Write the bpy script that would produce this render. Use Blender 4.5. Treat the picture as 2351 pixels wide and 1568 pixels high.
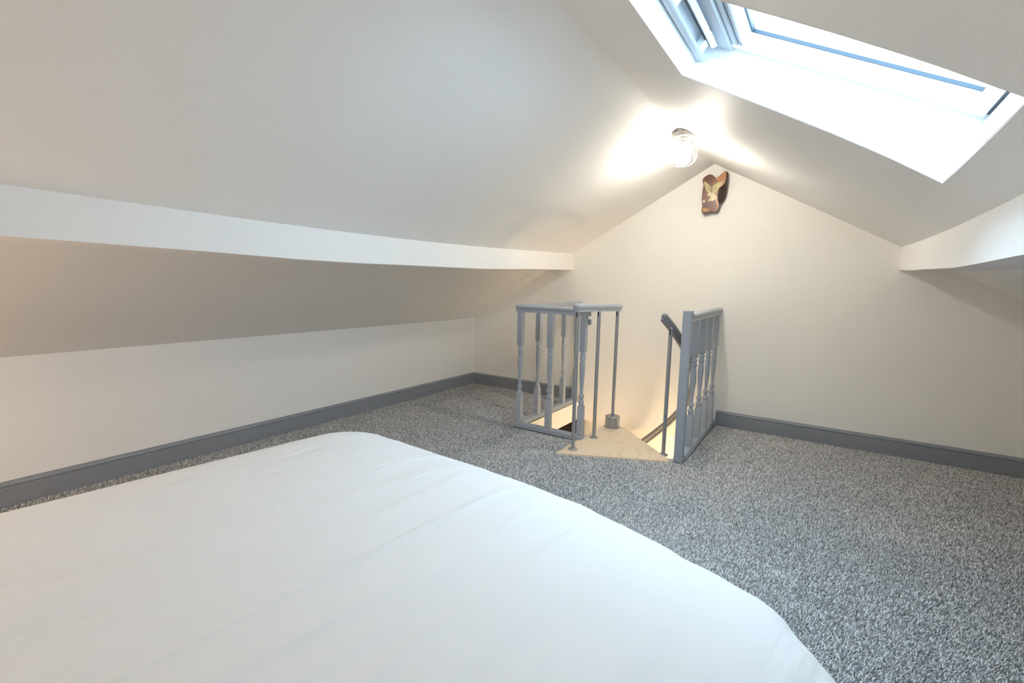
import bpy, bmesh, math, random
import numpy as np
from mathutils import Vector, Matrix

# ---------------------------------------------------------------- clear
for o in list(bpy.data.objects): bpy.data.objects.remove(o, do_unlink=True)
scene = bpy.context.scene
COL = scene.collection
random.seed(4)
rng = np.random.default_rng(7)
R = math.radians

# ---------------------------------------------------------------- camera
YAW, PITCH, ROLL, FPX = R(33.944), R(-7.215), R(1.154), 1079.57
cd = bpy.data.cameras.new('camera'); cam = bpy.data.objects.new('camera', cd); COL.objects.link(cam)
cd.sensor_fit = 'HORIZONTAL'; cd.sensor_width = 36.0; cd.lens = 36.0 * FPX / 2351.0
cd.clip_start = 0.02
fw = Vector((-math.sin(YAW) * math.cos(PITCH), math.cos(YAW) * math.cos(PITCH), math.sin(PITCH)))
rt = Vector((math.cos(YAW), math.sin(YAW), 0)); up = rt.cross(fw)
rt2 = rt * math.cos(ROLL) + up * math.sin(ROLL); up2 = up * math.cos(ROLL) - rt * math.sin(ROLL)
cam.matrix_world = Matrix(((rt2.x, up2.x, -fw.x, .8035), (rt2.y, up2.y, -fw.y, -3.8462), (rt2.z, up2.z, -fw.z, 1.075), (0, 0, 0, 1)))
scene.camera = cam

# ---------------------------------------------------------------- light, sky, exposure
scene.view_settings.view_transform = 'Standard'; scene.view_settings.look = 'None'
scene.view_settings.gamma = 1.0; scene.view_settings.use_curve_mapping = False
scene.view_settings.exposure = 1.75
scene.cycles.max_bounces = 24; scene.cycles.diffuse_bounces = 20
SKY = 5.4
SHADE_EMIT = 95.0
world = bpy.data.worlds.new('world'); scene.world = world; world.use_nodes = True
bg = world.node_tree.nodes['Background']
bg.inputs[0].default_value = (.62, .82, 1.0, 1); bg.inputs[1].default_value = SKY
# slope geometry used by the skylight
M_ = .5585; TH = math.atan(M_); CT, ST = math.cos(TH), math.sin(TH); RIDGE = 1.977
def WN(u, v, n):
    """window space: u down the slope from the ridge, v along the room, n outwards"""
    n = n + .033 * (u - .34)
    return (CT * u + ST * n, v, RIDGE - ST * u + CT * n)
# portal for the sky light in the skylight
ld = bpy.data.lights.new('skylight_portal', 'AREA'); ld.shape = 'RECTANGLE'; ld.size = .80; ld.size_y = .84
ld.cycles.is_portal = True
po = bpy.data.objects.new('skylight_portal', ld); COL.objects.link(po)
pc = WN(.76, -2.38, .24)
po.matrix_world = Matrix(((0, CT, ST, pc[0]), (1, 0, 0, pc[1]), (0, -ST, CT, pc[2]), (0, 0, 0, 1)))

def point(name, loc, power, col, size):
    l = bpy.data.lights.new(name, 'POINT'); l.energy = power; l.color = col; l.shadow_soft_size = size
    o = bpy.data.objects.new(name, l); COL.objects.link(o); o.location = loc; return o
# lamp in the room below the stairwell
point('lower_room_lamp_offscreen', (.36, -.45, -.80), 18, (1.0, .78, .48), .20)

# warm lamp behind the camera on the side of the bed: its glow shows on the left ends of slope and purlin
point('bedside_lamp_offscreen', (-1.25, -4.75, .72), 8, (1.0, .72, .48), .10)

# ---------------------------------------------------------------- materials
def new_mat(name):
    m = bpy.data.materials.new(name); m.use_nodes = True
    return m, m.node_tree, m.node_tree.nodes['Principled BSDF']
def simple(name, col, rough=.5, metal=0., bump=0., scale=200., var=0., vscale=6., emit=None, coat=0., spec=.5, detail=3.):
    m, t, p = new_mat(name)
    p.inputs['Base Color'].default_value = (*col, 1); p.inputs['Roughness'].default_value = rough
    p.inputs['Metallic'].default_value = metal; p.inputs['Coat Weight'].default_value = coat
    p.inputs['Specular IOR Level'].default_value = spec
    tc = t.nodes.new('ShaderNodeTexCoord')
    if var:
        n = t.nodes.new('ShaderNodeTexNoise'); n.inputs['Scale'].default_value = vscale; n.inputs['Detail'].default_value = 4
        t.links.new(tc.outputs['Object'], n.inputs['Vector'])
        mx = t.nodes.new('ShaderNodeMix'); mx.data_type = 'RGBA'
        mx.inputs[6].default_value = tuple(c * (1 - var) for c in col) + (1,)
        mx.inputs[7].default_value = tuple(min(1, c * (1 + var)) for c in col) + (1,)
        t.links.new(n.outputs['Fac'], mx.inputs[0]); t.links.new(mx.outputs[2], p.inputs['Base Color'])
    if bump:
        n = t.nodes.new('ShaderNodeTexNoise'); n.inputs['Scale'].default_value = scale; n.inputs['Detail'].default_value = detail
        t.links.new(tc.outputs['Object'], n.inputs['Vector'])
        b = t.nodes.new('ShaderNodeBump'); b.inputs['Strength'].default_value = bump; b.inputs['Distance'].default_value = .01
        t.links.new(n.outputs['Fac'], b.inputs['Height']); t.links.new(b.outputs['Normal'], p.inputs['Normal'])
    if emit:
        p.inputs['Emission Color'].default_value = (*emit[0], 1); p.inputs['Emission Strength'].default_value = emit[1]
    return m
MT = {}
MT['wall'] = simple('cream_wall_paint', (.90, .885, .84), .85, bump=.06, scale=14, var=.012, vscale=3)
MT['sidewall'] = simple('white_wall_paint', (.90, .89, .87), .85, bump=.06, scale=14, var=.012, vscale=3)
MT['ceil'] = simple('ceiling_paint', (.88, .87, .85), .6, bump=.10, scale=5, var=.012, vscale=3)
MT['beam'] = simple('beam_paint', (.90, .89, .87), .8, bump=.05, scale=9)
MT['reveal'] = simple('white_reveal_paint', (.86, .86, .86), .55, bump=.03, scale=12)
MT['skirt'] = simple('grey_skirting_paint', (.265, .283, .315), .38, bump=.04, scale=60)
MT['rail'] = simple('grey_rail_paint', (.36, .40, .455), .36, bump=.05, scale=90, var=.05, vscale=25)
MT['steel'] = simple('silver_baluster_coating', (.36, .375, .40), .38, metal=.55, bump=.02, scale=150)
MT['dark'] = simple('black_plastic', (.012, .012, .012), .5, var=.1)
MT['upvc'] = simple('white_window_lacquer', (.80, .82, .84), .35, bump=.02, scale=40)
MT['upvcg'] = simple('grey_window_aluminium', (.42, .44, .47), .4, bump=.02, scale=60)
MT['gask'] = simple('dark_blue_glazing_gasket', (.012, .03, .05), .5, var=.1)
def sheet_mat():
    m = simple('white_cotton_sheet', (.84, .84, .84), .8); t = m.node_tree; p = t.nodes['Principled BSDF']
    tc = t.nodes.new('ShaderNodeTexCoord')
    vr = t.nodes.new('ShaderNodeMapping'); vr.inputs['Rotation'].default_value = (0, 0, R(6.5)); t.links.new(tc.outputs['Object'], vr.inputs[0])
    sx = t.nodes.new('ShaderNodeSeparateXYZ'); t.links.new(vr.outputs[0], sx.inputs[0])
    def mth(op, a, b=None):
        n = t.nodes.new('ShaderNodeMath'); n.operation = op
        for i, v in enumerate((a, b)):
            if v is None: continue
            if isinstance(v, (int, float)): n.inputs[i].default_value = v
            else: t.links.new(v, n.inputs[i])
        return n.outputs[0]
    wob = t.nodes.new('ShaderNodeTexNoise'); wob.inputs['Scale'].default_value = 1.3; t.links.new(vr.outputs[0], wob.inputs['Vector'])
    xw = mth('ADD', sx.outputs[0], mth('MULTIPLY', mth('SUBTRACT', wob.outputs['Fac'], .5), .05))
    tot = None
    for c, w, h in ((-.62, .012, .5), (-.30, .010, .7), (.06, .010, .8), (.32, .012, .5)):
        q = mth('DIVIDE', mth('SUBTRACT', xw, c), w)
        e = mth('MULTIPLY', mth('EXPONENT', mth('MULTIPLY', mth('MULTIPLY', q, q), -1)), h)
        tot = e if tot is None else mth('ADD', tot, e)
    # drag wrinkles pulled along the bed
    mp = t.nodes.new('ShaderNodeMapping'); mp.inputs['Rotation'].default_value = (0, 0, R(-14)); mp.inputs['Scale'].default_value = (9, 1.1, 1)
    t.links.new(vr.outputs[0], mp.inputs[0])
    nz = t.nodes.new('ShaderNodeTexNoise'); nz.inputs['Scale'].default_value = 1.0; nz.inputs['Detail'].default_value = 3; nz.inputs['Distortion'].default_value = .6
    t.links.new(mp.outputs[0], nz.inputs['Vector'])
    tot = mth('ADD', tot, mth('MULTIPLY', nz.outputs['Fac'], 3.6))
    b = t.nodes.new('ShaderNodeBump'); b.inputs['Strength'].default_value = .8; b.inputs['Distance'].default_value = .0050
    t.links.new(tot, b.inputs['Height']); t.links.new(b.outputs['Normal'], p.inputs['Normal'])
    return m
MT['sheet'] = sheet_mat()
MT['mattress'] = simple('mattress_ticking', (.7, .7, .69), .9, var=.04, vscale=40)
MT['divan'] = simple('divan_fabric', (.3, .3, .31), .9, var=.1, vscale=90)
MT['lower'] = simple('lower_room_paint', (.90, .885, .84), .85, var=.02)
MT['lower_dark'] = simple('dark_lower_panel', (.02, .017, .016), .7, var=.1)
MT['white_card'] = simple('white_card', (.85, .84, .82), .8, var=.02)
MT['chrome'] = simple('satin_nickel', (.26, .255, .25), .4, metal=.35, bump=.02, scale=100)
MT['wire'] = simple('silver_wire', (.10, .095, .09), .45, metal=.4, var=.05)
MT['shade'] = simple('lit_glass_shade', (.95, .93, .9), .4, emit=((1.0, .93, .82), SHADE_EMIT * .075), var=.01)
MT['globe'] = simple('lit_glass_globe', (.95, .93, .9), .4, emit=((1.0, .93, .82), SHADE_EMIT * .86), var=.01)
MT['bark'] = simple('dark_varnished_bark', (.030, .012, .006), .16, bump=.7, scale=55, var=.5, vscale=30, coat=.6)
MT['owl'] = simple('painted_owl_cream', (.44, .37, .16), .35, bump=.1, scale=120, var=.22, vscale=60)
MT['owl2'] = simple('painted_owl_pale', (.60, .54, .30), .35, bump=.1, scale=120, var=.2, vscale=70)
MT['owl3'] = simple('painted_owl_dark', (.24, .19, .07), .35, var=.3, vscale=70)  # darker paint tone of the owl picture's feathers
MT['ochre'] = simple('painted_ochre', (.34, .18, .035), .4, var=.4, vscale=60)

def ply():
    m, t, p = new_mat('birch_plywood')
    tc = t.nodes.new('ShaderNodeTexCoord')
    mp = t.nodes.new('ShaderNodeMapping'); mp.inputs['Scale'].default_value = (3.2, 1.1, 1)
    n = t.nodes.new('ShaderNodeTexNoise'); n.inputs['Scale'].default_value = 2.0; n.inputs['Detail'].default_value = .6; n.inputs['Distortion'].default_value = .3
    w = t.nodes.new('ShaderNodeMath'); w.operation = 'MULTIPLY'; w.inputs[1].default_value = 8
    fr = t.nodes.new('ShaderNodeMath'); fr.operation = 'FRACT'
    cr = t.nodes.new('ShaderNodeValToRGB')
    cr.color_ramp.elements[0].position = 0.0; cr.color_ramp.elements[0].color = (.74, .56, .38, 1)
    cr.color_ramp.elements[1].position = .14; cr.color_ramp.elements[1].color = (.88, .71, .52, 1)
    e = cr.color_ramp.elements.new(.9); e.color = (.86, .69, .50, 1)
    t.links.new(tc.outputs['Object'], mp.inputs[0]); t.links.new(mp.outputs[0], n.inputs['Vector'])
    t.links.new(n.outputs['Fac'], w.inputs[0]); t.links.new(w.outputs[0], fr.inputs[0]); t.links.new(fr.outputs[0], cr.inputs[0])
    t.links.new(cr.outputs[0], p.inputs['Base Color']); p.inputs['Roughness'].default_value = .45
    return m
MT['ply'] = ply()

def darkwood():
    m, t, p = new_mat('brown_wood_handrail')
    tc = t.nodes.new('ShaderNodeTexCoord'); n = t.nodes.new('ShaderNodeTexNoise'); n.inputs['Scale'].default_value = 14
    cr = t.nodes.new('ShaderNodeValToRGB')
    cr.color_ramp.elements[0].color = (.14, .12, .11, 1); cr.color_ramp.elements[1].color = (.22, .20, .19, 1)
    t.links.new(tc.outputs['Object'], n.inputs['Vector']); t.links.new(n.outputs['Fac'], cr.inputs[0]); t.links.new(cr.outputs[0], p.inputs['Base Color'])
    p.inputs['Roughness'].default_value = .4
    return m
MT['spiralrail'] = simple('grey_spiral_rail_coating', (.24, .25, .265), .4, bump=.02, scale=80, var=.04)

def plaque_face():
    m, t, p = new_mat('varnished_red_brown_wood_slice')
    tc = t.nodes.new('ShaderNodeTexCoord')
    n = t.nodes.new('ShaderNodeTexNoise'); n.inputs['Scale'].default_value = 16; n.inputs['Detail'].default_value = 5
    cr = t.nodes.new('ShaderNodeValToRGB')
    cr.color_ramp.elements[0].color = (.075, .020, .011, 1); cr.color_ramp.elements[0].position = .3
    cr.color_ramp.elements[1].color = (.165, .052, .022, 1); cr.color_ramp.elements[1].position = .75
    t.links.new(tc.outputs['Object'], n.inputs['Vector']); t.links.new(n.outputs['Fac'], cr.inputs[0]); t.links.new(cr.outputs[0], p.inputs['Base Color'])
    p.inputs['Roughness'].default_value = .22; p.inputs['Coat Weight'].default_value = .5
    return m
MT['plaque'] = plaque_face()
MT['sapwood'] = simple('orange_sapwood', (.40, .145, .028), .22, bump=.1, scale=60, var=.4, vscale=28, coat=.5)

def glass():
    m = bpy.data.materials.new('window_glass'); m.use_nodes = True; t = m.node_tree; t.nodes.clear()
    o = t.nodes.new('ShaderNodeOutputMaterial'); mx = t.nodes.new('ShaderNodeMixShader'); tr = t.nodes.new('ShaderNodeBsdfTransparent')
    gl = t.nodes.new('ShaderNodeBsdfGlossy'); gl.inputs['Roughness'].default_value = .02
    tr.inputs[0].default_value = (.93, .97, .98, 1); mx.inputs[0].default_value = .07
    t.links.new(tr.outputs[0], mx.inputs[1]); t.links.new(gl.outputs[0], mx.inputs[2]); t.links.new(mx.outputs[0], o.inputs[0])
    return m
MT['glass'] = glass()

def carpet(name, attr):
    m, t, p = new_mat(name)
    p.inputs['Roughness'].default_value = .95; p.inputs['Specular IOR Level'].default_value = .15
    if attr:
        a = t.nodes.new('ShaderNodeAttribute'); a.attribute_name = 'yarn'
        t.links.new(a.outputs['Color'], p.inputs['Base Color'])
    else:
        tc = t.nodes.new('ShaderNodeTexCoord'); n = t.nodes.new('ShaderNodeTexNoise'); n.inputs['Scale'].default_value = 170; n.inputs['Detail'].default_value = 2
        cr = t.nodes.new('ShaderNodeValToRGB')
        cr.color_ramp.elements[0].color = (.14, .138, .135, 1); cr.color_ramp.elements[0].position = .38
        cr.color_ramp.elements[1].color = (.46, .452, .445, 1); cr.color_ramp.elements[1].position = .62
        t.links.new(tc.outputs['Object'], n.inputs['Vector']); t.links.new(n.outputs['Fac'], cr.inputs[0]); t.links.new(cr.outputs[0], p.inputs['Base Color'])
    return m
MT['carpet'] = carpet('grey_twist_carpet', False); MT['pile'] = carpet('grey_carpet_yarn', True)

# ---------------------------------------------------------------- mesh helpers
ORG = {}
def empty(name, loc=(0, 0, 0)):
    o = bpy.data.objects.new(name, None); COL.objects.link(o); o.location = loc; o.empty_display_size = .05
    ORG[o.name] = Vector(loc); return o
def tag(o, label=None, cat=None, group=None, kind=None):
    if label: o['label'] = label
    if cat: o['category'] = cat
    if group: o['group'] = group
    if kind: o['kind'] = kind
    return o
class MB:
    def __init__(s): s.v = []; s.f = []
    def add(s, vs, fs):
        b = len(s.v); s.v += [tuple(x) for x in vs]; s.f += [tuple(i + b for i in f) for f in fs]; return s
    def box(s, x0, x1, y0, y1, z0, z1, fn=None):
        vs = [(x, y, z) for z in (z0, z1) for y in (y0, y1) for x in (x0, x1)]
        if fn: vs = [fn(*v) for v in vs]
        return s.add(vs, [(0, 2, 3, 1), (4, 5, 7, 6), (0, 1, 5, 4), (2, 6, 7, 3), (0, 4, 6, 2), (1, 3, 7, 5)])
    def lathe(s, prof, cx=0, cy=0, seg=16, cap=True):
        n = len(prof); vs = []
        for r, z in prof:
            for k in range(seg):
                a = 2 * math.pi * k / seg; vs.append((cx + r * math.cos(a), cy + r * math.sin(a), z))
        fs = [(i * seg + k, i * seg + (k + 1) % seg, (i + 1) * seg + (k + 1) % seg, (i + 1) * seg + k) for i in range(n - 1) for k in range(seg)]
        if cap: fs += [tuple(range(seg))[::-1], tuple((n - 1) * seg + k for k in range(seg))]
        return s.add(vs, fs)
    def sweep(s, prof, path, upv=(0, 0, 1), cap=True):
        """closed profile [(side, up)] along a path"""
        n = len(prof); m = len(path); P = [Vector(p) for p in path]; vs = []
        for i in range(m):
            t = (P[min(i + 1, m - 1)] - P[max(i - 1, 0)]).normalized()
            U = Vector(upv); side = t.cross(U)
            if side.length < 1e-4: side = t.cross(Vector((0, 1, 0)))
            side.normalize(); U = side.cross(t)
            vs += [P[i] + side * a + U * b for a, b in prof]
        fs = [(i * n + k, (i + 1) * n + k, (i + 1) * n + (k + 1) % n, i * n + (k + 1) % n) for i in range(m - 1) for k in range(n)]
        if cap: fs += [tuple(range(n)), tuple((m - 1) * n + k for k in range(n))[::-1]]
        return s.add(vs, fs)
    def tube(s, path, r, seg=10, cap=True):
        return s.sweep([(r * math.cos(2 * math.pi * k / seg), r * math.sin(2 * math.pi * k / seg)) for k in range(seg)], path, cap=cap)
    def prism(s, poly, z0, z1):
        n = len(poly)
        vs = [(x, y, z0) for x, y in poly] + [(x, y, z1) for x, y in poly]
        return s.add(vs, [tuple(range(n))[::-1], tuple(range(n, 2 * n))] + [(k, (k + 1) % n, n + (k + 1) % n, n + k) for k in range(n)])
    def build(s, name, mat, parent=None, smooth=0, bevel=0., seg=2, loc=None):
        off = Vector((0, 0, 0))
        if parent: off = ORG.get(parent.name, off)
        if loc is not None: off = Vector(loc)
        me = bpy.data.meshes.new(name)
        me.from_pydata([tuple(Vector(v) - off) for v in s.v], [], s.f); me.update()
        bm = bmesh.new(); bm.from_mesh(me); bmesh.ops.recalc_face_normals(bm, faces=bm.faces)
        if bevel: bmesh.ops.bevel(bm, geom=[e for e in bm.edges if e.calc_face_angle(0) > .5], offset=bevel, segments=seg, profile=.5, affect='EDGES', clamp_overlap=True)
        bm.to_mesh(me); bm.free()
        me.materials.append(mat)
        if smooth: me.shade_smooth(); me.set_sharp_from_angle(angle=R(smooth))
        o = bpy.data.objects.new(name, me); COL.objects.link(o)
        if parent: o.parent = parent; ORG[o.name] = off
        if loc is not None:
            o.location = Vector(loc) - (ORG.get(parent.name, Vector()) if parent else Vector())
        else: ORG[o.name] = off
        return o
def place(src, name, parent, loc):
    o = bpy.data.objects.new(name, src.data); COL.objects.link(o); o.parent = parent
    o.location = Vector(loc) - ORG.get(parent.name, Vector()); return o

# ---------------------------------------------------------------- room shell
XL, XR, YB = -2.263, 2.263, -6.6
PX = 1.141                           # purlin face
HX0, HX1, HY0 = -1.045, .092, -.955  # stairwell opening
SLAB = -.163
def sag(y): return .045 * math.sin(math.pi * min(1, max(0, -y / 4.2)))
def zc(x, y):
    a = abs(x)
    w = (a / PX) ** 6 if a < PX else max(0, (2.263 - a) / (2.263 - PX))
    e = .035 * min(1, -y / .5)
    return RIDGE - M_ * math.sqrt(a * a + e * e) - sag(y) * w - .021 * max(0, (a - PX) / (2.263 - PX))

OA, OB, OC_, OD = (.300, -2.062), (1.036, -2.035), (1.036, -2.745), (.300, -2.725)
def slope(name, sgn, hole):
    xs = [0, .015, .03, .05, .09, .16, .30, .45, .6, .75, .9, 1.036, 1.09, PX, 1.25, 1.385, 1.6, 1.9, 2.263]
    ys = [0, -.12, -.3, -.5, -.8, -1.1, -1.4, -1.7, -1.88, -2.05, -2.2, -2.4, -2.58, -2.735, -2.9, -3.2, -3.5, -3.8, -4.2, YB]
    jf, jn = ys.index(-2.05), ys.index(-2.735); i0, i1 = xs.index(.30), xs.index(1.036)
    mb = MB(); vs = []
    for j, y in enumerate(ys):
        for i, x in enumerate(xs):
            yy = y
            t = min(1, max(0, (x - .3) / .736))
            if hole and j == jf: yy = OA[1] + (OB[1] - OA[1]) * t
            if hole and j == jn: yy = OD[1] + (OC_[1] - OD[1]) * t
            vs.append((sgn * x, yy, zc(x, yy)))
    n = len(xs); fs = []
    for j in range(len(ys) - 1):
        for i in range(n - 1):
            if hole and i0 <= i < i1 and jf <= j < jn: continue
            fs.append((j * n + i, j * n + i + 1, (j + 1) * n + i + 1, (j + 1) * n + i))
    mb.add(vs, fs)
    return tag(mb.build(name, MT['ceil'], smooth=25), kind='structure')
tag(slope('ceiling_left', -1, False), 'sloping off white plaster ceiling without a window')
tag(slope('ceiling_right', 1, True), 'sloping off white plaster ceiling with the skylight opening')

# gable wall with the part that drops into the stairwell
prof = [(x, zc(x, 0)) for x in (2.263, 1.141, .6, 0, -.6, -1.141, -2.263)]
g = MB()
poly = [(XL, 0), (HX0 - .03, 0), (HX0 - .03, SLAB), (HX1 + .03, SLAB), (HX1 + .03, 0), (XR, 0)] + prof
n = len(poly)
g.add([(x, 0, z) for x, z in poly] + [(x, .12, z) for x, z in poly], [tuple(range(n)), tuple(range(n, 2 * n))[::-1]] + [(k, (k + 1) % n, n + (k + 1) % n, n + k) for k in range(n)])
tag(g.build('wall_gable', MT['wall']), 'cream painted gable end wall behind the staircase', kind='structure')
tag(MB().box(XL - .1, XL, YB, 0, 0, .692).build('wall_left', MT['sidewall']), 'low white knee wall under the left slope', kind='structure')
tag(MB().box(XR, XR + .1, YB, 0, 0, .692).build('wall_right', MT['sidewall']), 'low white knee wall under the right slope', kind='structure')
b = MB(); pr2 = [(XL, 0), (XR, 0)] + prof; n = len(pr2)
b.add([(x, YB, z) for x, z in pr2] + [(x, YB - .1, z) for x, z in pr2], [tuple(range(n)), tuple(range(n, 2 * n))[::-1]] + [(k, (k + 1) % n, n + (k + 1) % n, n + k) for k in range(n)])
tag(b.build('wall_rear', MT['wall']), 'cream painted rear gable wall', kind='structure')

# boxed purlins, sagging in the middle
for sgn, nm, lb in ((-1, 'trim_1', 'white boxed roof purlin along the slope without a window'), (1, 'trim_2', 'white boxed roof purlin below the skylight')):
    m = MB(); vs = []; ys = [-.33 * k for k in range(21)]
    for y in ys:
        zb = 1.198 - sag(y) + .0025 * math.sin(y * 5.3 + sgn)
        vs += [(sgn * PX, y, zb), (sgn * 1.43, y, zb), (sgn * 1.43, y, zb + .22), (sgn * PX, y, zb + .22)]
    fs = [(4 * i + k, 4 * i + (k + 1) % 4, 4 * i + 4 + (k + 1) % 4, 4 * i + 4 + k) for i in range(len(ys) - 1) for k in range(4)] + [(0, 1, 2, 3), tuple(4 * 20 + k for k in (3, 2, 1, 0))]
    m.add(vs, fs); tag(m.build(nm, MT['beam'], smooth=30), lb, kind='structure')

# floor slab with the stairwell hole (carpet on top)
f = MB()
f.box(XL, HX0, YB, 0, SLAB, 0); f.box(HX1, XR, YB, 0, SLAB, 0); f.box(HX0, HX1, YB, HY0, SLAB, 0)
floor = tag(f.build('floor', MT['carpet']), 'grey twist pile carpet', kind='structure')

# skirting boards
skp = [(0, 0), (.018, 0), (.018, .090), (.0145, .0925), (.0145, .095), (.0175, .098), (.0185, .104), (.0165, .111), (.011, .116), (.006, .118), (.006, .1205), (0, .1205)]
def skirting(name, a, b_, inward, lb):
    m = MB(); n = len(skp); iv = Vector(inward)
    vs = [Vector(a) + iv * d + Vector((0, 0, z)) for d, z in skp] + [Vector(b_) + iv * d + Vector((0, 0, z)) for d, z in skp]
    m.add(vs, [(k, (k + 1) % n, n + (k + 1) % n, n + k) for k in range(n)] + [tuple(range(n)), tuple(range(n, 2 * n))[::-1]])
    return tag(m.build(name, MT['skirt'], smooth=40), lb, kind='structure')
skirting('baseboard_left', (XL, YB, 0), (XL, 0, 0), (1, 0, 0), 'grey moulded skirting board along the low wall beside the bed')
skirting('baseboard_gable', (XL, 0, 0), (-1.098, 0, 0), (0, -1, 0), 'short grey skirting board between the corner and the staircase')
skirting('baseboard_gable_right', (.142, 0, 0), (XR, 0, 0), (0, -1, 0), 'grey skirting board running from the newel railing along the gable')
skirting('baseboard_right', (XR, YB, 0), (XR, 0, 0), (-1, 0, 0), 'grey skirting board along the right knee wall')

# stairwell lining and the room below
lin = MB(); lin.box(HX0 - .004, HX0 + .010, HY0, 0, SLAB - .002, -.002)
tag(lin.build('wall_stairwell_left', MT['wall']), 'cream lining of the stairwell side', kind='structure')
lin = MB(); lin.box(HX1 - .010, HX1 + .004, HY0, 0, SLAB - .002, -.002)
tag(lin.build('wall_stairwell_right', MT['wall']), 'cream lining of the stairwell side by the newel', kind='structure')
lin = MB(); lin.box(HX0 + .01, HX1 - .01, HY0 - .004, HY0 + .010, SLAB - .002, -.002)
tag(lin.build('wall_stairwell_front', MT['wall']), 'cream lining of the stairwell front edge', kind='structure')
LZ = -2.55
tag(MB().box(-1.85, -.985, -.02, .035, LZ, SLAB).build('wall_lower_panel', MT['lower_dark']), 'dark panel in the room below the stairwell', kind='structure')  # flat dark box standing against the lower gable wall
tag(MB().box(-1.9, 1.9, .035, .10, LZ, SLAB + .002).build('wall_lower_gable', MT['lower']), 'cream wall of the room below', kind='structure')
tag(MB().box(-1.9, -1.85, -2.8, .035, LZ, SLAB).build('wall_lower_left', MT['lower']), 'cream wall of the room below', kind='structure')
tag(MB().box(1.85, 1.9, -2.8, .035, LZ, SLAB).build('wall_lower_right', MT['lower']), 'cream side wall of the room below', kind='structure')
tag(MB().box(-1.9, 1.9, -2.85, -2.8, LZ, SLAB).build('wall_lower_rear', MT['lower']), 'cream rear wall of the room below', kind='structure')
tag(MB().box(-1.9, 1.9, -2.85, .10, LZ - .05, LZ).build('floor_lower', MT['ply']), 'pale floor of the room below', kind='structure')

# ---------------------------------------------------------------- skylight
win = empty('window_1', WN(.76, -2.38, .10)); tag(win, 'white roof window with a grey control bar set in the right slope', kind='structure')
# plaster reveals: from the ceiling edge (n = 0) to the lining
def cz(p): return (p[0], p[1], zc(*p))
NL = .10
U0, U1, V0, V1 = .335, 1.185, -2.80, -1.98     # lining opening
corner_c = [cz(OA), cz(OB), cz(OC_), cz(OD)]
corner_l = [WN(U0, V1, NL), WN(U1, V1, NL), WN(U1, V0, NL), WN(U0, V0, NL)]
for k in range(4):
    a, b2, c, d = corner_c[k], corner_c[(k + 1) % 4], corner_l[(k + 1) % 4], corner_l[k]
    N = 8; vs = []
    for i in range(N + 1):
        t = i / N
        if k == 0: q = (OA[0] + (OB[0] - OA[0]) * t, OA[1] + (OB[1] - OA[1]) * t); top = cz(q)
        elif k == 2: q = (OC_[0] + (OD[0] - OC_[0]) * t, OC_[1] + (OD[1] - OC_[1]) * t); top = cz(q)
        else: top = tuple(a[i2] + (b2[i2] - a[i2]) * t for i2 in range(3))
        vs += [top, tuple(d[i2] + (c[i2] - d[i2]) * t for i2 in range(3))]
    m = MB(); m.add(vs, [(2 * i, 2 * i + 2, 2 * i + 3, 2 * i + 1) for i in range(N)])
    o = m.build('reveal', MT['reveal'], win)
    sm = o.modifiers.new('thick', 'SOLIDIFY'); sm.thickness = .004; sm.offset = 0
# timber lining / frame (set back 4 mm, leaving a fine joint)
def ring(mb, u0, u1, v0, v1, w, n0, n1, wb=None, wt=None):
    wb = w if wb is None else wb; wt = w if wt is None else wt
    mb.box(u0 - wt, u0, v0 - w, v1 + w, n0, n1, WN); mb.box(u1, u1 + wb, v0 - w, v1 + w, n0, n1, WN)
    mb.box(u0, u1, v0 - w, v0, n0, n1, WN); mb.box(u0, u1, v1, v1 + w, n0, n1, WN)
m = MB(); ring(m, U0 + .002, U1 - .002, V0 + .002, V1 - .004, .06, .101, .21)
m.build('lining', MT['upvc'], win, bevel=.0015)
# sash: stiles and rails, its lower edge rounded
SU0, SU1, SV0, SV1 = U0 + .012, U1 - .010, V0 + .012, V1 - .012
m = MB(); IW = .034
m.box(SU0 + .038, SU1, SV1 - .030, SV1, .140, .215, WN)
m.box(SU0 + .038, SU1, SV0, SV0 + .030, .140, .215, WN)
m.box(SU1 - .032, SU1, SV0 + .030, SV1 - .030, .140, .215, WN)
sash = m.build('sash', MT['upvc'], win, bevel=.003)
m = MB(); m.box(SU0 + .036, SU0 + .088, SV0, SV1, .130, .215, WN)
m.build('top_rail', MT['upvcg'], sash, bevel=.002)
m = MB(); m.box(SU0 + .092, SU0 + .104, SV0 + .03, SV1 - .03, .14, .2, WN); m.box(SU0 + .106, SU0 + .128, SV0 + .03, SV1 - .03, .15, .205, WN)
m.build('inner_trim', MT['upvcg'], sash, bevel=.001)
m = MB(); m.box(SU0 + .088, SU0 + .092, SV0 + .03, SV1 - .03, .145, .2, WN); m.box(SU0 + .104, SU0 + .106, SV0 + .03, SV1 - .03, .15, .2, WN)
m.build('seal', MT['dark'], sash)
# beads round the glass and the dark gasket
m = MB(); ring(m, SU0 + .135, SU1 - .040, SV0 + .038, SV1 - .038, .010, .143, .150)
m.build('glazing_bead', MT['upvc'], sash, bevel=.001)
m = MB(); ring(m, SU0 + .135, SU1 - .036, SV0 + .034, SV1 - .034, .005, .188, .198)
m.build('gasket', MT['gask'], sash)
m = MB(); m.box(SU0 + .12, SU1 - .02, SV0 + .02, SV1 - .02, .198, .202, WN)
m.build('pane', MT['glass'], sash)
# dark seal in the joint below the sash
m = MB(); m.box(SU1 + .001, SU1 + .007, SV0, SV1, .150, .215, WN); m.build('bottom_seal', MT['dark'], win)
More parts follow.
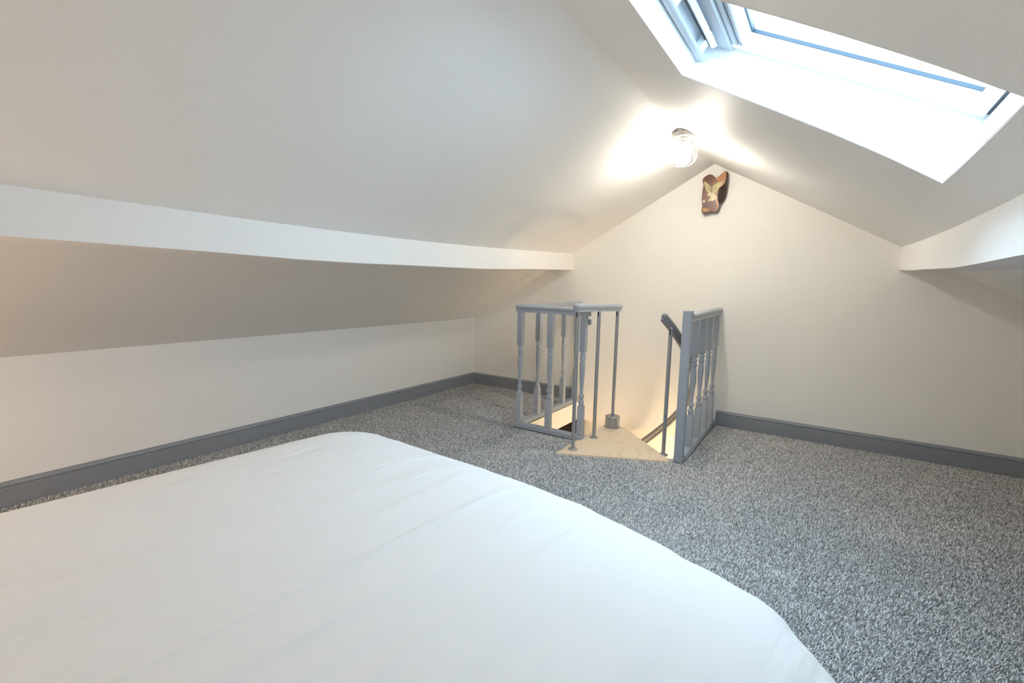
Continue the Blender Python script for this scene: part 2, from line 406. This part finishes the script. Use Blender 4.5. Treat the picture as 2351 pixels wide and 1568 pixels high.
# ventilation flap: curved white extrusion across the head
arc = []
for k in range(9):
    a = R(-10 + 100 * k / 8); arc.append((U0 + .006 + .046 * (1 - math.cos(a)) * .55 + .018, .150 - .040 * math.sin(a)))
m = MB(); FV0, FV1 = V0 + .05, V1 - .05
vs = []; 
for (u, n_) in arc: vs += [WN(u, FV0, n_), WN(u, FV1, n_), WN(u + .012, FV1, n_ + .012), WN(u + .012, FV0, n_ + .012)]
fs = [(4 * i + k, 4 * i + 4 + k, 4 * i + 4 + (k + 1) % 4, 4 * i + (k + 1) % 4) for i in range(8) for k in range(4)] + [(0, 1, 2, 3), (32, 35, 34, 33)]
m.add(vs, fs); m.build('ventilation_flap', MT['upvc'], win, smooth=40)
m = MB(); m.box(U0 + .004, U0 + .05, V0 + .01, V1 - .01, .158, .2, WN); m.build('head_board', MT['upvc'], win, bevel=.002)
m = MB(); m.box(U0 + .030, U0 + .040, V0 + .06, V1 - .06, .112, .118, WN); m.build('vent_slot', MT['dark'], win)
# control bar on concave brackets
m = MB(); n = 12; vs = []
for v in (V0 + .03, V1 - .035):
    for k in range(n):
        a = 2 * math.pi * k / n; vs.append(WN(U0 + .022 + .0175 * math.cos(a), v, .076 + .010 * math.sin(a)))
m.add(vs, [(k, (k + 1) % n, n + (k + 1) % n, n + k) for k in range(n)] + [tuple(range(n)), tuple(range(n, 2 * n))])
bar = tag(m.build('control_bar', MT['upvcg'], win, smooth=50), 'grey rounded bar')
for v in (V0 + .10, (V0 + V1) / 2, V1 - .085):
    m = MB(); prof_ = []
    for k in range(7):
        t = k / 6; prof_.append((U0 + .030 + .030 * t ** 2.2, .082 + .058 * t))
    prof_ += [(U0 + .012, .145), (U0 + .012, .082)]
    for vv in (v - .022, v + .022): m.v += [WN(u, vv, n_) for u, n_ in prof_]
    q = len(prof_); m.f += [tuple(range(q)), tuple(range(q, 2 * q))[::-1]] + [(k, (k + 1) % q, q + (k + 1) % q, q + k) for k in range(q)]
    m.build('bar_bracket', MT['upvc'], win, bevel=.001)
# small catch on the top rail
m = MB(); m.box(SU0 + .034, SU0 + .042, V1 - .14, V1 - .085, .120, .131, WN); m.build('catch', MT['upvc'], win, bevel=.002)
m = MB(); m.box(SU0 + .034, SU0 + .041, V1 - .155, V1 - .142, .122, .131, WN); m.build('catch_pin', MT['dark'], win, bevel=.001)

# ---------------------------------------------------------------- turned spindle (shared mesh, origin at its foot)
SP_H = .824
def spindle_mesh():
    h = .0195; mb = MB()
    def sq(z0, z1, cham_top, cham_bot):
        c = .010
        if cham_top: rings = [(h, z0), (h, z1 - c), (h * .62, z1)]
        else: rings = [(h * .62, z0), (h, z0 + c), (h, z1)]
        vs = []
        for r, z in rings: vs += [(-r, -r, z), (r, -r, z), (r, r, z), (-r, r, z)]
        fs = [(4 * i + k, 4 * i + (k + 1) % 4, 4 * i + 4 + (k + 1) % 4, 4 * i + 4 + k) for i in range(2) for k in range(4)] + [(3, 2, 1, 0), (8, 9, 10, 11)]
        mb.add(vs, fs)
    sq(0, .215, True, False); sq(.577, SP_H, False, True)
    pr = [(.0115, .212), (.0165, .220), (.0185, .229), (.0170, .238), (.0125, .246), (.0110, .254), (.0120, .262), (.0175, .270), (.0178, .276), (.0125, .284), (.0095, .296), (.0100, .320), (.0125, .360),
          (.0152, .410), (.0172, .455), (.0178, .485), (.0160, .507), (.0135, .516), (.0130, .520), (.0172, .526), (.0185, .534), (.0170, .542), (.0135, .548), (.0165, .555), (.0175, .562), (.0155, .570), (.0120, .580)]
    mb.lathe([(r_ * 1.09, z_) for r_, z_ in pr], seg=14)
    return mb
_sp = spindle_mesh()

def rail_profile():
    # moulded handrail: round top, concave flanks, narrower foot (side, up), up measured from rail foot
    return [(-.020, 0), (.020, 0), (.020, .010), (.017, .016), (.018, .022), (.026, .028), (.029, .036), (.026, .044), (.016, .050), (0, .052), (-.016, .050), (-.026, .044), (-.029, .036), (-.026, .028), (-.018, .022), (-.017, .016), (-.020, .010)]
def base_profile(): return [(-.031, 0), (.031, 0), (.031, .010), (.027, .013), (.027, .017), (.030, .020), (.028, .026), (.024, .030), (-.024, .030), (-.028, .026), (-.030, .020), (-.027, .017), (-.027, .013), (-.031, .010)]
BZ = .010
# left L-shaped balustrade
FX, FY = -1.062, -.985
bl = empty('balustrade', (FX, FY, 0)); tag(bl, 'grey L shaped turned spindle balustrade around the open corner of the stairwell', 'balustrade')
MB().sweep(base_profile(), [(FX - .016, FY, BZ), (-.522, FY, BZ)]).build('base_rail', MT['rail'], bl, smooth=30)
MB().sweep(base_profile(), [(FX, FY + .028, BZ), (FX, -.002, BZ)]).build('base_rail', MT['rail'], bl, smooth=30)
RZ = BZ + .030 + SP_H - .002
MB().sweep(rail_profile(), [(FX - .016, FY, RZ), (-.505, FY, RZ)]).build('handrail', MT['rail'], bl, smooth=50)
MB().sweep(rail_profile(), [(FX, FY + .02, RZ), (FX, -.001, RZ)]).build('handrail', MT['rail'], bl, smooth=50)
first = None
spots = [(-1.046, FY), (-.797, FY), (-.545, FY), (FX, -.70), (FX, -.485), (FX, -.275), (FX, -.040)]
for x, y in spots:
    if first is None:
        sv = MB(); sv.v = [(a + x, b_ + y, c + BZ + .029) for a, b_, c in _sp.v]; sv.f = list(_sp.f)
        first = sv.build('spindle', MT['rail'], bl, smooth=45, loc=(x, y, BZ + .029))
    else: place(first, 'spindle', bl, (x, y, BZ + .029))
m = MB().box(-.543, -.507, FY + .024, FY + .034, .80, .838); m.build('rail_bracket', MT['steel'], bl, bevel=.002)
# right balustrade with square newel
NX, NY = .120, -.968
def rx(y): return .104 - .016 * y / .95
br = empty('balustrade', (NX, NY, 0)); tag(br, 'grey straight balustrade with square newel post running to the gable wall', 'balustrade')
MB().box(NX - .031, NX + .020, NY - .024, NY + .024, .005, .928).build('newel_post', MT['rail'], br, bevel=.004)
MB().box(NX - .034, NX + .023, NY - .027, NY + .027, .004, .030).build('newel_plinth', MT['rail'], br, bevel=.003)
MB().sweep(base_profile(), [(rx(NY + .022), NY + .022, BZ), (rx(0), -.002, BZ)]).build('base_rail', MT['rail'], br, smooth=30)
RZ2 = BZ + .030 + SP_H - .002
MB().sweep(rail_profile(), [(rx(NY + .022), NY + .022, RZ2), (rx(0), -.001, RZ2)]).build('handrail', MT['rail'], br, smooth=50)
for y in (-.745, -.515, -.285, -.055): place(first, 'spindle', br, (rx(y), y, BZ + .029))

# ---------------------------------------------------------------- spiral staircase
CX, CY = -.467, -.597
ss = empty('spiral_staircase', (CX, CY, LZ)); tag(ss, 'spiral staircase with birch plywood treads and silver posts rising through the floor', 'staircase')
land = [(-.545, -1.322), (.078, -1.030), (.045, -.985), (.018, -.965), (-.002, -.945), (-.030, -.905), (-.395, -.555)]
land += [(CX + .075 * math.cos(R(a)), CY + .075 * math.sin(R(a))) for a in (40, 80, 120, 160)] + [(-.545, -.62), (-.545, -.95)]
tread0 = MB().prism(land, -.012, .016).build('landing_tread', MT['ply'], ss, bevel=.003)
tag(tread0, 'wedge shaped birch plywood landing tread')
def wedge(a0, a1, r0, r1, z):
    pts = [(CX + r0 * math.cos(R(a0 + (a1 - a0) * k / 4)), CY + r0 * math.sin(R(a0 + (a1 - a0) * k / 4))) for k in range(5)]
    pts += [(CX + r1 * math.cos(R(a1 - (a1 - a0) * k / 6)), CY + r1 * math.sin(R(a1 - (a1 - a0) * k / 6))) for k in range(7)]
    return MB().prism(pts, z - .030, z)
STEP_A, RISE = 22.5, .208
for k in range(1, 12):
    a0 = -44 + STEP_A * (k - 1)
    wedge(a0 - 4, a0 + STEP_A + 6, .045, .585, -RISE * k).build('tread', MT['ply'], ss, bevel=.003)
    MB().lathe([(.046, -RISE * (k + 1)), (.046, -RISE * k - .032)], CX, CY, 20).build('spacer', MT['steel'], ss, smooth=40)
MB().lathe([(.050, .014), (.0535, .018), (.0535, .100), (.050, .104), (.018, .1045)], CX, CY, 28).build('pole_collar', MT['steel'], ss, smooth=40)
MB().lathe([(.030, LZ + .002), (.030, .012)], CX, CY, 18).build('pole', MT['steel'], ss, smooth=40)
RB = .0120
def baluster(x, y, z0, z1, r=RB, flange=True):
    o = MB().lathe([(r, z0), (r, z1 - .002), (r - .002, z1)], x, y, 14).build('baluster', MT['steel'], ss, smooth=40)
    if flange: MB().lathe([(.030, z0), (.030, z0 + .003), (.024, z0 + .008), (r, z0 + .010)], x, y, 20).build('flange', MT['steel'], o, smooth=40)
    MB().box(x - .0035, x + .0035, y - r - .0008, y + r + .0008, z1 - .045, z1 - .003).build('slot', MT['dark'], o)
    return o
HZ = .905
def top_z(y): return .913 - .020 * (y + .545) / .68
for (x, y, z0, fl) in ((-.487, -1.204, .016, True), (-.474, -.909, .016, True), (CX, CY, .104, False)): baluster(x, y, z0, top_z(y) - .022, flange=fl)
def round_rail(path, name, mat):
    r = .0200; seg = 14
    prof_ = [(r * math.cos(a), r * math.sin(a)) for a in [R(-60 + 300 * k / 13) for k in range(14)]] + [(-.0110, -.034), (.0110, -.034)]
    o = MB().sweep(prof_, path).build(name, mat, ss, smooth=45)
    return o
ha, hb = Vector((-.4885, -1.228, top_z(-1.228))), Vector((-.466, -.555, top_z(-.555)))
top = round_rail([ha, hb], 'handrail', MT['rail'])
def ball(c, r, name, mat, parent):
    pr = [(max(.0005, r * math.sin(math.pi * k / 8)), c[2] - r * math.cos(math.pi * k / 8)) for k in range(9)]
    return MB().lathe(pr, c[0], c[1], 14).build(name, mat, parent, smooth=60)
ball(ha, .0198, 'rail_cap', MT['rail'], top); ball(hb, .0198, 'rail_cap', MT['rail'], top)
# helical rail down to the room below
HR, A0, Z0 = .540, -37.0, .885
def hel(a): return (CX + HR * math.cos(R(a)), CY + HR * math.sin(R(a)), Z0 - .278 * (a - A0) / 30)
path = [hel(A0 + 4 * k) for k in range(62)]
hr = round_rail(path, 'handrail', MT['spiralrail']); ball(path[0], .0198, 'rail_cap', MT['spiralrail'], hr)
tag(hr, 'curved grey handrail winding down')
baluster(.006, -.918, .004, .815)
for k in range(1, 11):
    a = -37 + STEP_A * k + 6
    p = hel(a); z0 = -RISE * k
    if p[2] - .04 > z0 + .2 and k > 4: baluster(p[0], p[1], z0, p[2] - .035, flange=False)

# ---------------------------------------------------------------- bed and sheet
BX, BY, BROT, BW, BH = -.800, -2.588, R(-6.5), 1.765, .517
RCL, RCR, RV, BOW, FLL, FLR = .25, .385, .11, .032, .07, .235
BLEN = 2.10
cb, sb = math.cos(BROT), math.sin(BROT)
def bed_w(x, y, z): return (BX + x * cb - y * sb, BY + x * sb + y * cb, z)
bed_o = bed_w(BW / 2, -BLEN / 2, 0)
bed = empty('bed', bed_o); tag(bed, 'low double bed covered by a smooth white cotton sheet', 'bed')
for x in (.26, BW - .31):
    for y in (-BLEN + .1, -.2):
        p = bed_w(x, y, 0); MB().lathe([(.03, .0), (.03, .046)], p[0], p[1], 12).build('foot', MT['dark'], bed)
# sheet: plan curve offset outwards through a rounded edge and a flared drop
def plan():
    pts = []
    def add(b_, n_, fl, rad, fold): pts.append((b_[0], b_[1], n_[0], n_[1], fl, rad, fold))
    for t in np.linspace(-BLEN + RCL, -RCL, 60): add((RCL, t), (-1, 0), FLL, RCL, .3)
    for t in np.linspace(180, 90, 30): add((RCL, -RCL), (math.cos(R(t)), math.sin(R(t))), FLL, RCL, .8)
    for t in np.linspace(0, 1, 90)[1:-1]:
        rr = RCL + (RCR - RCL) * t
        add((RCL + (BW - RCL - RCR) * t, -RCL + (RCL - RCR) * t + BOW * math.sin(math.pi * t) + .030 * math.sin(math.pi * t * t)), (0, 1), FLL, rr, .3 + .5 * t)
    for t in np.linspace(90, 0, 70): add((BW - RCR, -RCR), (math.cos(R(t)), math.sin(R(t))), FLL + (FLR - FLL) * (90 - t) / 90, RCR, 1.)
    for t in np.linspace(-RCR, -BLEN + RCR, 80)[1:]: add((BW - RCR, t), (1, 0), FLR, RCR, .8)
    # head end closing
    for t in np.linspace(0, -90, 20)[1:]: add((BW - RCR, -BLEN + RCR), (math.cos(R(t)), math.sin(R(t))), FLR, RCR, .5)
    for t in np.linspace(0, 1, 40)[1:-1]:
        add((BW - RCR + (RCL - BW + RCR) * t, -BLEN + RCR + (RCL - RCR) * t), (0, -1), FLL, RCR + (RCL - RCR) * t, .3)
    for t in np.linspace(-90, -180, 20)[:-1]: add((RCL, -BLEN + RCL), (math.cos(R(t)), math.sin(R(t))), FLL, RCL, .3)
    return pts
PL = plan(); NP = len(PL)
s_arc = np.cumsum([0] + [math.hypot(PL[i + 1][0] + PL[i + 1][2] * PL[i + 1][5] - PL[i][0] - PL[i][2] * PL[i][5], PL[i + 1][1] + PL[i + 1][3] * PL[i + 1][5] - PL[i][1] - PL[i][3] * PL[i][5]) for i in range(NP - 1)])
def wrinkle(x, y):
    """gentle pulls across the top, in bed space"""
    z = .0016 * math.sin(3.1 * x + 1.7 * y) + .0012 * math.sin(5.3 * x - 2.3 * y + 1)
    # press folds from packing
    for c0, k, amp in ((.62, .10, .0022), (1.10, .12, .0018), (.28, .05, .0026)):
        d = (x - c0) - k * (y + 1); z += amp * math.exp(-(d / .010) ** 2)
    for y0, s_, amp in ((-.30, .35, .0030), (-.40, .42, .0026), (-.75, .30, .0022), (-1.05, .38, .0024)):
        d = (y - y0) - s_ * (x - .2); z += amp * math.exp(-(d / .020) ** 2) * math.exp(-((x - .35) / .35) ** 2)
    return z
def core(name, k, z0, z1, mat, bev):
    pl_ = [bed_w(bx + nx * rad * k, by + ny * rad * k, 0)[:2] for (bx, by, nx, ny, fl, rad, fo) in PL[::4]]
    return MB().prism(pl_, z0, z1).build(name, mat, bed, bevel=bev, seg=3, smooth=40)
core('divan_base', .66, .045, .26, MT['divan'], .01); core('mattress', .70, .262, BH - .030, MT['mattress'], .03)
vs = []; rows = []
ctr = (BW * .48, -BLEN / 2)
# inner top: shrink the base curve towards the centre
for sc in np.linspace(.02, .985, 46):
    row = []
    for (bx, by, nx, ny, fl, rad, fo) in PL:
        x, y = ctr[0] + (bx - ctr[0]) * sc, ctr[1] + (by - ctr[1]) * sc
        row.append(len(vs)); vs.append(bed_w(x, y, BH + wrinkle(x, y)))
    rows.append(row)
prf = []
for th in np.linspace(0, 90, 14): prf.append((math.sin(R(th)), BH - RV * (1 - math.cos(R(th))), 0))
for t in np.linspace(0, 1, 16)[1:]: prf.append((1, (BH - RV) + (.006 - (BH - RV)) * t, t))
for (o_, z_, t_) in prf:
    row = []
    for i, (bx, by, nx, ny, fl, rad, fo) in enumerate(PL):
        s = s_arc[i]
        d = rad * o_ + fl * t_
        drop = (BH - z_) / BH
        sh = min(1, drop * 2.6); tau = min(1, max(0, (o_ - .45) / .55)); wv = math.sin(s * 27 + .9 * math.sin(s * 7) + 1.2 * drop)
        fold = fo * (.015 * (abs(wv) ** .7 * (1 if wv > 0 else -1)) + .006 * math.sin(s * 49 + 1 + 2 * drop)) * tau * sh
        d += fold
        x, y = bx + nx * d, by + ny * d
        row.append(len(vs)); vs.append(bed_w(x, y, z_ + (wrinkle(x, y) if t_ == 0 else 0) * (1 - o_ * .6)))
    rows.append(row)
m = MB(); m.v = vs
for a, b_ in zip(rows[:-1], rows[1:]):
    for i in range(NP): m.f.append((a[i], a[(i + 1) % NP], b_[(i + 1) % NP], b_[i]))
m.f.append(tuple(rows[0]))
sheet = m.build('sheet', MT['sheet'], bed, smooth=80)
tag(sheet, 'smooth white cotton sheet hanging to the floor')

# ---------------------------------------------------------------- ceiling light on the ridge
def ceiling_light(x, y, label, emit_mat, visible=True):
    zt = 1.955
    t = empty('ceiling_light', (x, y, zt)); tag(t, label, 'light')
    MB().lathe([(.020, zt - .002), (.060, zt - .006), (.0625, zt - .010), (.0625, zt - .031), (.060, zt - .034), (.025, zt - .034), (.022, zt - .042), (.014, zt - .046)], x, y, 32).build('canopy', MT['chrome'], t, smooth=40)
    MB().box(x - .022, x + .020, y - .052, y - .012, zt - .012, zt + .012).build('mounting_block', MT['white_card'], t, bevel=.002)
    zc_ = zt - .125
    MB().lathe([(.012, zt - .075), (.012, zt - .040)], x, y, 14).build('lamp_holder', MT['chrome'], t, smooth=40)
    # inner glass shade, open drum with ribs
    pr = [(.020, zc_ + .050), (.038, zc_ + .046), (.044, zc_ + .030), (.0465, zc_ + .002)]
    MB().lathe(pr, x, y, 24).build('glass_shade', emit_mat[0], t, smooth=50)
    pr = [(.0465, zc_), (.044, zc_ - .032), (.036, zc_ - .050), (.018, zc_ - .058), (.004, zc_ - .060)]
    MB().lathe(pr, x, y, 24).build('lit_globe', emit_mat[1], t, smooth=50)
    W0 = None
    for k in range(14):
        a = 2 * math.pi * k / 14; pth = []
        for j in range(13):
            ph = R(-62 + 124 * j / 12); rr = .083 * math.cos(ph) ** .8; zz = zc_ + .062 * math.sin(ph) / math.sin(R(62))
            pth.append((x + rr * math.cos(a), y + rr * math.sin(a), zz))
        MB().tube(pth, .0011, 5).build('cage_wire', MT['wire'], t, smooth=60)
    for zz, rr in ((zc_ + .062, .0455), (zc_ - .062, .0455)):
        MB().tube([(x + rr * math.cos(2 * math.pi * k / 24), y + rr * math.sin(2 * math.pi * k / 24), zz) for k in range(25)], .0014, 6, cap=False).build('cage_ring', MT['wire'], t, smooth=60)
    for k in range(3):
        a = 2 * math.pi * k / 3
        MB().tube([(x + .012 * math.cos(a), y + .012 * math.sin(a), zc_ + .064), (x + .046 * math.cos(a), y + .046 * math.sin(a), zc_ + .062)], .0013, 5).build('cage_spoke', MT['wire'], t)
    return t
ceiling_light(.018, -.95, 'small wire cage ceiling light glowing on the ridge by the gable wall', (MT['shade'], MT['globe']))

# ---------------------------------------------------------------- owl plaque on the gable
# outline traced on the plaque face, units of the crop: converted to metres on the wall
def pq(a, b_):
    """(a, b) in a 1327 x 1568 drawing -> wall x, z"""
    return (-.066 + (a - 285) / 665 * .165, 1.905 - (b_ - 225) / 1243 * .297)
outl = [(480, 270), (560, 300), (610, 360), (650, 405), (700, 385), (770, 330), (850, 260), (905, 225), (940, 260), (950, 350), (948, 460), (925, 580), (870, 650), (770, 730), (745, 800), (735, 900), (750, 1020),
        (775, 1130), (805, 1210), (800, 1290), (770, 1370), (725, 1430), (660, 1435), (600, 1410), (540, 1440), (460, 1465), (390, 1468), (330, 1420), (305, 1340), (325, 1250), (318, 1150), (295, 1060), (290, 950), (300, 840), (295, 740), (318, 620), (312, 540), (280, 470), (285, 400), (330, 340), (400, 290)]
pl = empty('wall_plaque', (0, 0, 1.60)); tag(pl, 'varnished live edge wood slice painted with a flying owl, hung under the gable apex', 'wall plaque')
def smooth_poly(p, it=2):
    for _ in range(it):
        q = []
        for i in range(len(p)):
            a, b_ = p[i], p[(i + 1) % len(p)]
            q += [(a[0] * .75 + b_[0] * .25, a[1] * .75 + b_[1] * .25), (a[0] * .25 + b_[0] * .75, a[1] * .25 + b_[1] * .75)]
        p = q
    return p
op = smooth_poly([pq(*p) for p in outl], 1)
cxp = sum(p[0] for p in op) / len(op); czp = sum(p[1] for p in op) / len(op)
def layer(sc, y): return [(cxp + (x - cxp) * sc, y, czp + (z - czp) * sc) for x, z in op]
# board body (bark sides): the bark fills out behind the notch in the painted face
def outer(row):
    tab = [(225, 930), (300, 975), (460, 985), (580, 985), (800, 972), (900, 966), (1020, 945), (1130, 885), (1210, 812), (1290, 812), (1468, 735)]
    for (r0, v0), (r1, v1) in zip(tab[:-1], tab[1:]):
        if r0 <= row <= r1: return v0 + (v1 - v0) * (row - r0) / (r1 - r0)
    return 735
def back_pt(p):
    x, z = p
    row = 225 + (1.905 - z) / .297 * 1243; cxd = 285 + (x + .066) / .165 * 665
    if cxd > 700 and row > 240: return (pq(outer(row), row)[0], z)
    return (cxp + (x - cxp) * 1.02, czp + (z - czp) * 1.01)
bk = [back_pt(p) for p in op]
m = MB(); n = len(op); rings = [(1.0, -.001, .94), (1.0, -.010, 1.0), (.93, -.026, 1.02), (.62, -.042, 1.015), (.16, -.051, 1.0), (0., -.055, .985)]
for mix_, y, sc in rings:
    m.v += [(cxp + (p[0] + (q[0] - p[0]) * mix_ - cxp) * sc, y, czp + (p[1] + (q[1] - p[1]) * mix_ - czp) * sc) for p, q in zip(op, bk)]
for i in range(len(rings) - 1): m.f += [(i * n + k, i * n + (k + 1) % n, (i + 1) * n + (k + 1) % n, (i + 1) * n + k) for k in range(n)]
m.f += [tuple(range(n))[::-1], tuple((len(rings) - 1) * n + k for k in range(n))]
board = m.build('board', MT['bark'], pl, smooth=60)
def flat(poly, y0, y1, name, mat, parent):
    m = MB(); n = len(poly)
    m.v = [(x, y0, z) for x, z in poly] + [(x, y1, z) for x, z in poly]
    m.f = [tuple(range(n)), tuple(range(n, 2 * n))[::-1]] + [(k, (k + 1) % n, n + (k + 1) % n, n + k) for k in range(n)]
    return m.build(name, mat, parent)
YF = -.0545
face = flat([(cxp + (x - cxp) * .985, czp + (z - czp) * .985) for x, z in op], YF + .001, YF - .0020, 'painted_face', MT['plaque'], pl)
edge = [(650, 415), (700, 395), (770, 340), (850, 275), (900, 245), (930, 275), (938, 350), (935, 460), (912, 570), (860, 640), (765, 715), (735, 790), (725, 900), (738, 1020), (762, 1130), (790, 1210), (785, 1290), (760, 1360), (722, 1415), (735, 1340), (760, 1260), (720, 1180), (695, 1100), (710, 1040), (700, 900), (690, 800), (730, 690), (790, 600), (850, 520), (760, 540), (700, 560), (720, 490), (660, 470)]
flat([pq(*p) for p in edge], YF - .0015, YF - .0028, 'sapwood_edge', MT['sapwood'], face)
wingL = [(320, 470), (370, 490), (440, 550), (510, 620), (550, 680), (555, 800), (520, 830), (440, 800), (400, 740), (420, 735), (375, 690), (400, 680), (350, 640), (380, 630), (335, 590), (360, 580), (325, 540), (350, 535), (318, 500)]
wingR = [(870, 515), (830, 530), (760, 545), (680, 570), (620, 610), (585, 660), (575, 760), (590, 840), (650, 860), (690, 840), (720, 760), (780, 680), (830, 600)]
flat([pq(*p) for p in wingL], YF - .0025, YF - .0036, 'painted_wing', MT['owl'], face)
flat([pq(*p) for p in wingR], YF - .0026, YF - .0036, 'painted_wing', MT['owl'], face)
flat([pq(*p) for p in [(590, 720), (640, 690), (720, 680), (680, 720), (620, 770)]], YF - .0034, YF - .0040, 'painted_feather', MT['owl3'], face)
flat([pq(*p) for p in [(450, 620), (490, 660), (525, 720), (530, 790), (500, 780), (480, 700)]], YF - .0034, YF - .0040, 'painted_feather', MT['owl3'], face)
flat([pq(*p) for p in smooth_poly([(540, 860), (600, 832), (660, 870), (705, 950), (712, 1020), (680, 1070), (610, 1085), (560, 1040), (545, 960)])], YF - .0030, YF - .0042, 'painted_body', MT['owl2'], face)
flat([pq(*p) for p in [(482, 1068), (520, 1010), (565, 985), (620, 1010), (640, 1082), (575, 1094), (550, 1082), (525, 1090)]], YF - .0028, YF - .0038, 'painted_tail', MT['owl'], face)
head = flat([pq(*p) for p in smooth_poly([(450, 850), (490, 820), (545, 815), (580, 850), (575, 910), (530, 945), (480, 925), (450, 890)])], YF - .0036, YF - .0048, 'painted_head', MT['owl2'], face)
for ex in (482, 525): flat([pq(*p) for p in smooth_poly([(ex - 13, 885), (ex + 10, 855), (ex + 18, 870), (ex - 4, 898)])], YF - .0046, YF - .0052, 'painted_eye', MT['dark'], head)
flat([pq(*p) for p in smooth_poly([(320, 1080), (345, 1048), (385, 1048), (410, 1085), (385, 1110), (350, 1118)])], YF - .0026, YF - .0034, 'painted_flower', MT['owl2'], face)
flat([pq(*p) for p in smooth_poly([(350, 1082), (372, 1068), (388, 1085), (368, 1100)])], YF - .0032, YF - .0040, 'painted_flower_centre', MT['ochre'], face)
flat([pq(*p) for p in smooth_poly([(330, 1320), (390, 1275), (450, 1300), (540, 1320), (580, 1360), (500, 1410), (400, 1400), (345, 1380)])], YF - .0026, YF - .0032, 'painted_foliage', MT['ochre'], face)
for (a, b_, r_) in ((575, 465, 16), (575, 550, 14), (640, 540, 26)):
    flat([pq(a + r_ * math.cos(2 * math.pi * k / 8), b_ + r_ * math.sin(2 * math.pi * k / 8)) for k in range(8)], YF - .0026, YF - .0034, 'painted_spot', MT['sapwood'], face)

# ---------------------------------------------------------------- carpet pile (uncountable tufts)
sp = .0056
gx = np.arange(XL + .022, XR - .022, sp); gy = np.arange(-4.5, -.021, sp)
X, Y = np.meshgrid(gx, gy); X = X.ravel(); Y = Y.ravel()
X = X + rng.uniform(-.5, .5, X.size) * sp; Y = Y + rng.uniform(-.5, .5, Y.size) * sp
keep = ~((X > HX0 - .01) & (X < HX1 + .006) & (Y > HY0 - .004))
# under the bed nothing grows into the sheet
lx = (X - BX) * cb + (Y - BY) * sb; ly = -(X - BX) * sb + (Y - BY) * cb
keep &= ~((lx > .04) & (lx < BW - .02) & (ly < -.04))
# under rails and landing tread
keep &= ~((np.abs(Y - FY) < .033) & (X > FX - .034) & (X < -.52)); keep &= ~((np.abs(X - FX) < .033) & (Y > FY))
keep &= ~((np.abs(X - .118) < .032) & (Y > NY - .036))
def inside(poly, X, Y):
    c = np.zeros(X.shape, bool); n = len(poly)
    for i in range(n):
        (x1, y1), (x2, y2) = poly[i], poly[(i + 1) % n]
        with np.errstate(divide='ignore', invalid='ignore'):
            c ^= ((y1 > Y) != (y2 > Y)) & (X < (x2 - x1) * (Y - y1) / (y2 - y1 + 1e-12) + x1)
    return c
keep &= ~inside(land, X, Y)
X, Y = X[keep], Y[keep]; N = X.size
def vnoise(cell, seed):
    g_ = np.random.default_rng(seed).normal(0, 1, (int(6 / cell) + 4, int(6 / cell) + 4))
    fx = (X - XL) / cell + 1; fy = (Y + 4.6) / cell + 1; ix = fx.astype(int); iy = fy.astype(int)
    tx = fx - ix; ty = fy - iy; tx = tx * tx * (3 - 2 * tx); ty = ty * ty * (3 - 2 * ty)
    return (g_[ix, iy] * (1 - tx) + g_[ix + 1, iy] * tx) * (1 - ty) + (g_[ix, iy + 1] * (1 - tx) + g_[ix + 1, iy + 1] * tx) * ty
patch = .55 * vnoise(.34, 3) + .45 * vnoise(.13, 5) + .30 * vnoise(.05, 9)
lean_a = patch * 1.5 + rng.normal(0, 1.0, N)
hgt = rng.uniform(.0070, .0125, N); lean = rng.uniform(.0015, .0065, N)
ra = rng.uniform(0, 2 * math.pi, N); rad = rng.uniform(.0021, .0032, N)
V = np.zeros((N, 4, 3), np.float32)
for k in range(3):
    a = ra + 2 * math.pi * k / 3
    V[:, k, 0] = X + rad * np.cos(a); V[:, k, 1] = Y + rad * np.sin(a); V[:, k, 2] = .0005
V[:, 3, 0] = X + lean * np.cos(lean_a); V[:, 3, 1] = Y + lean * np.sin(lean_a); V[:, 3, 2] = hgt
base = (np.arange(N) * 4)[:, None, None]
F = (base + np.array([[0, 1, 3], [1, 2, 3], [2, 0, 3]])[None]).reshape(-1).astype(np.int32)
me = bpy.data.meshes.new('carpet_pile')
me.vertices.add(N * 4); me.vertices.foreach_set('co', V.reshape(-1))
me.loops.add(N * 9); me.loops.foreach_set('vertex_index', F)
me.polygons.add(N * 3); me.polygons.foreach_set('loop_start', np.arange(0, N * 9, 3, dtype=np.int32))
me.update(calc_edges=True)
tone = np.exp(rng.normal(0, .55, N)) * .54
tone = np.clip(tone, .05, .93)
warm = rng.normal(0, .03, N)
colr = np.ones((N, 4, 4), np.float32)
colr[:, :, 0] = (tone * (1.0 + warm))[:, None]; colr[:, :, 1] = (tone * .985)[:, None]; colr[:, :, 2] = (tone * (.975 - warm))[:, None]
at = me.attributes.new('yarn', 'FLOAT_COLOR', 'POINT'); at.data.foreach_set('color', colr.reshape(-1))
me.materials.append(MT['pile'])
pile = bpy.data.objects.new('carpet_pile', me); COL.objects.link(pile); pile.parent = floor
pile['kind'] = 'stuff'
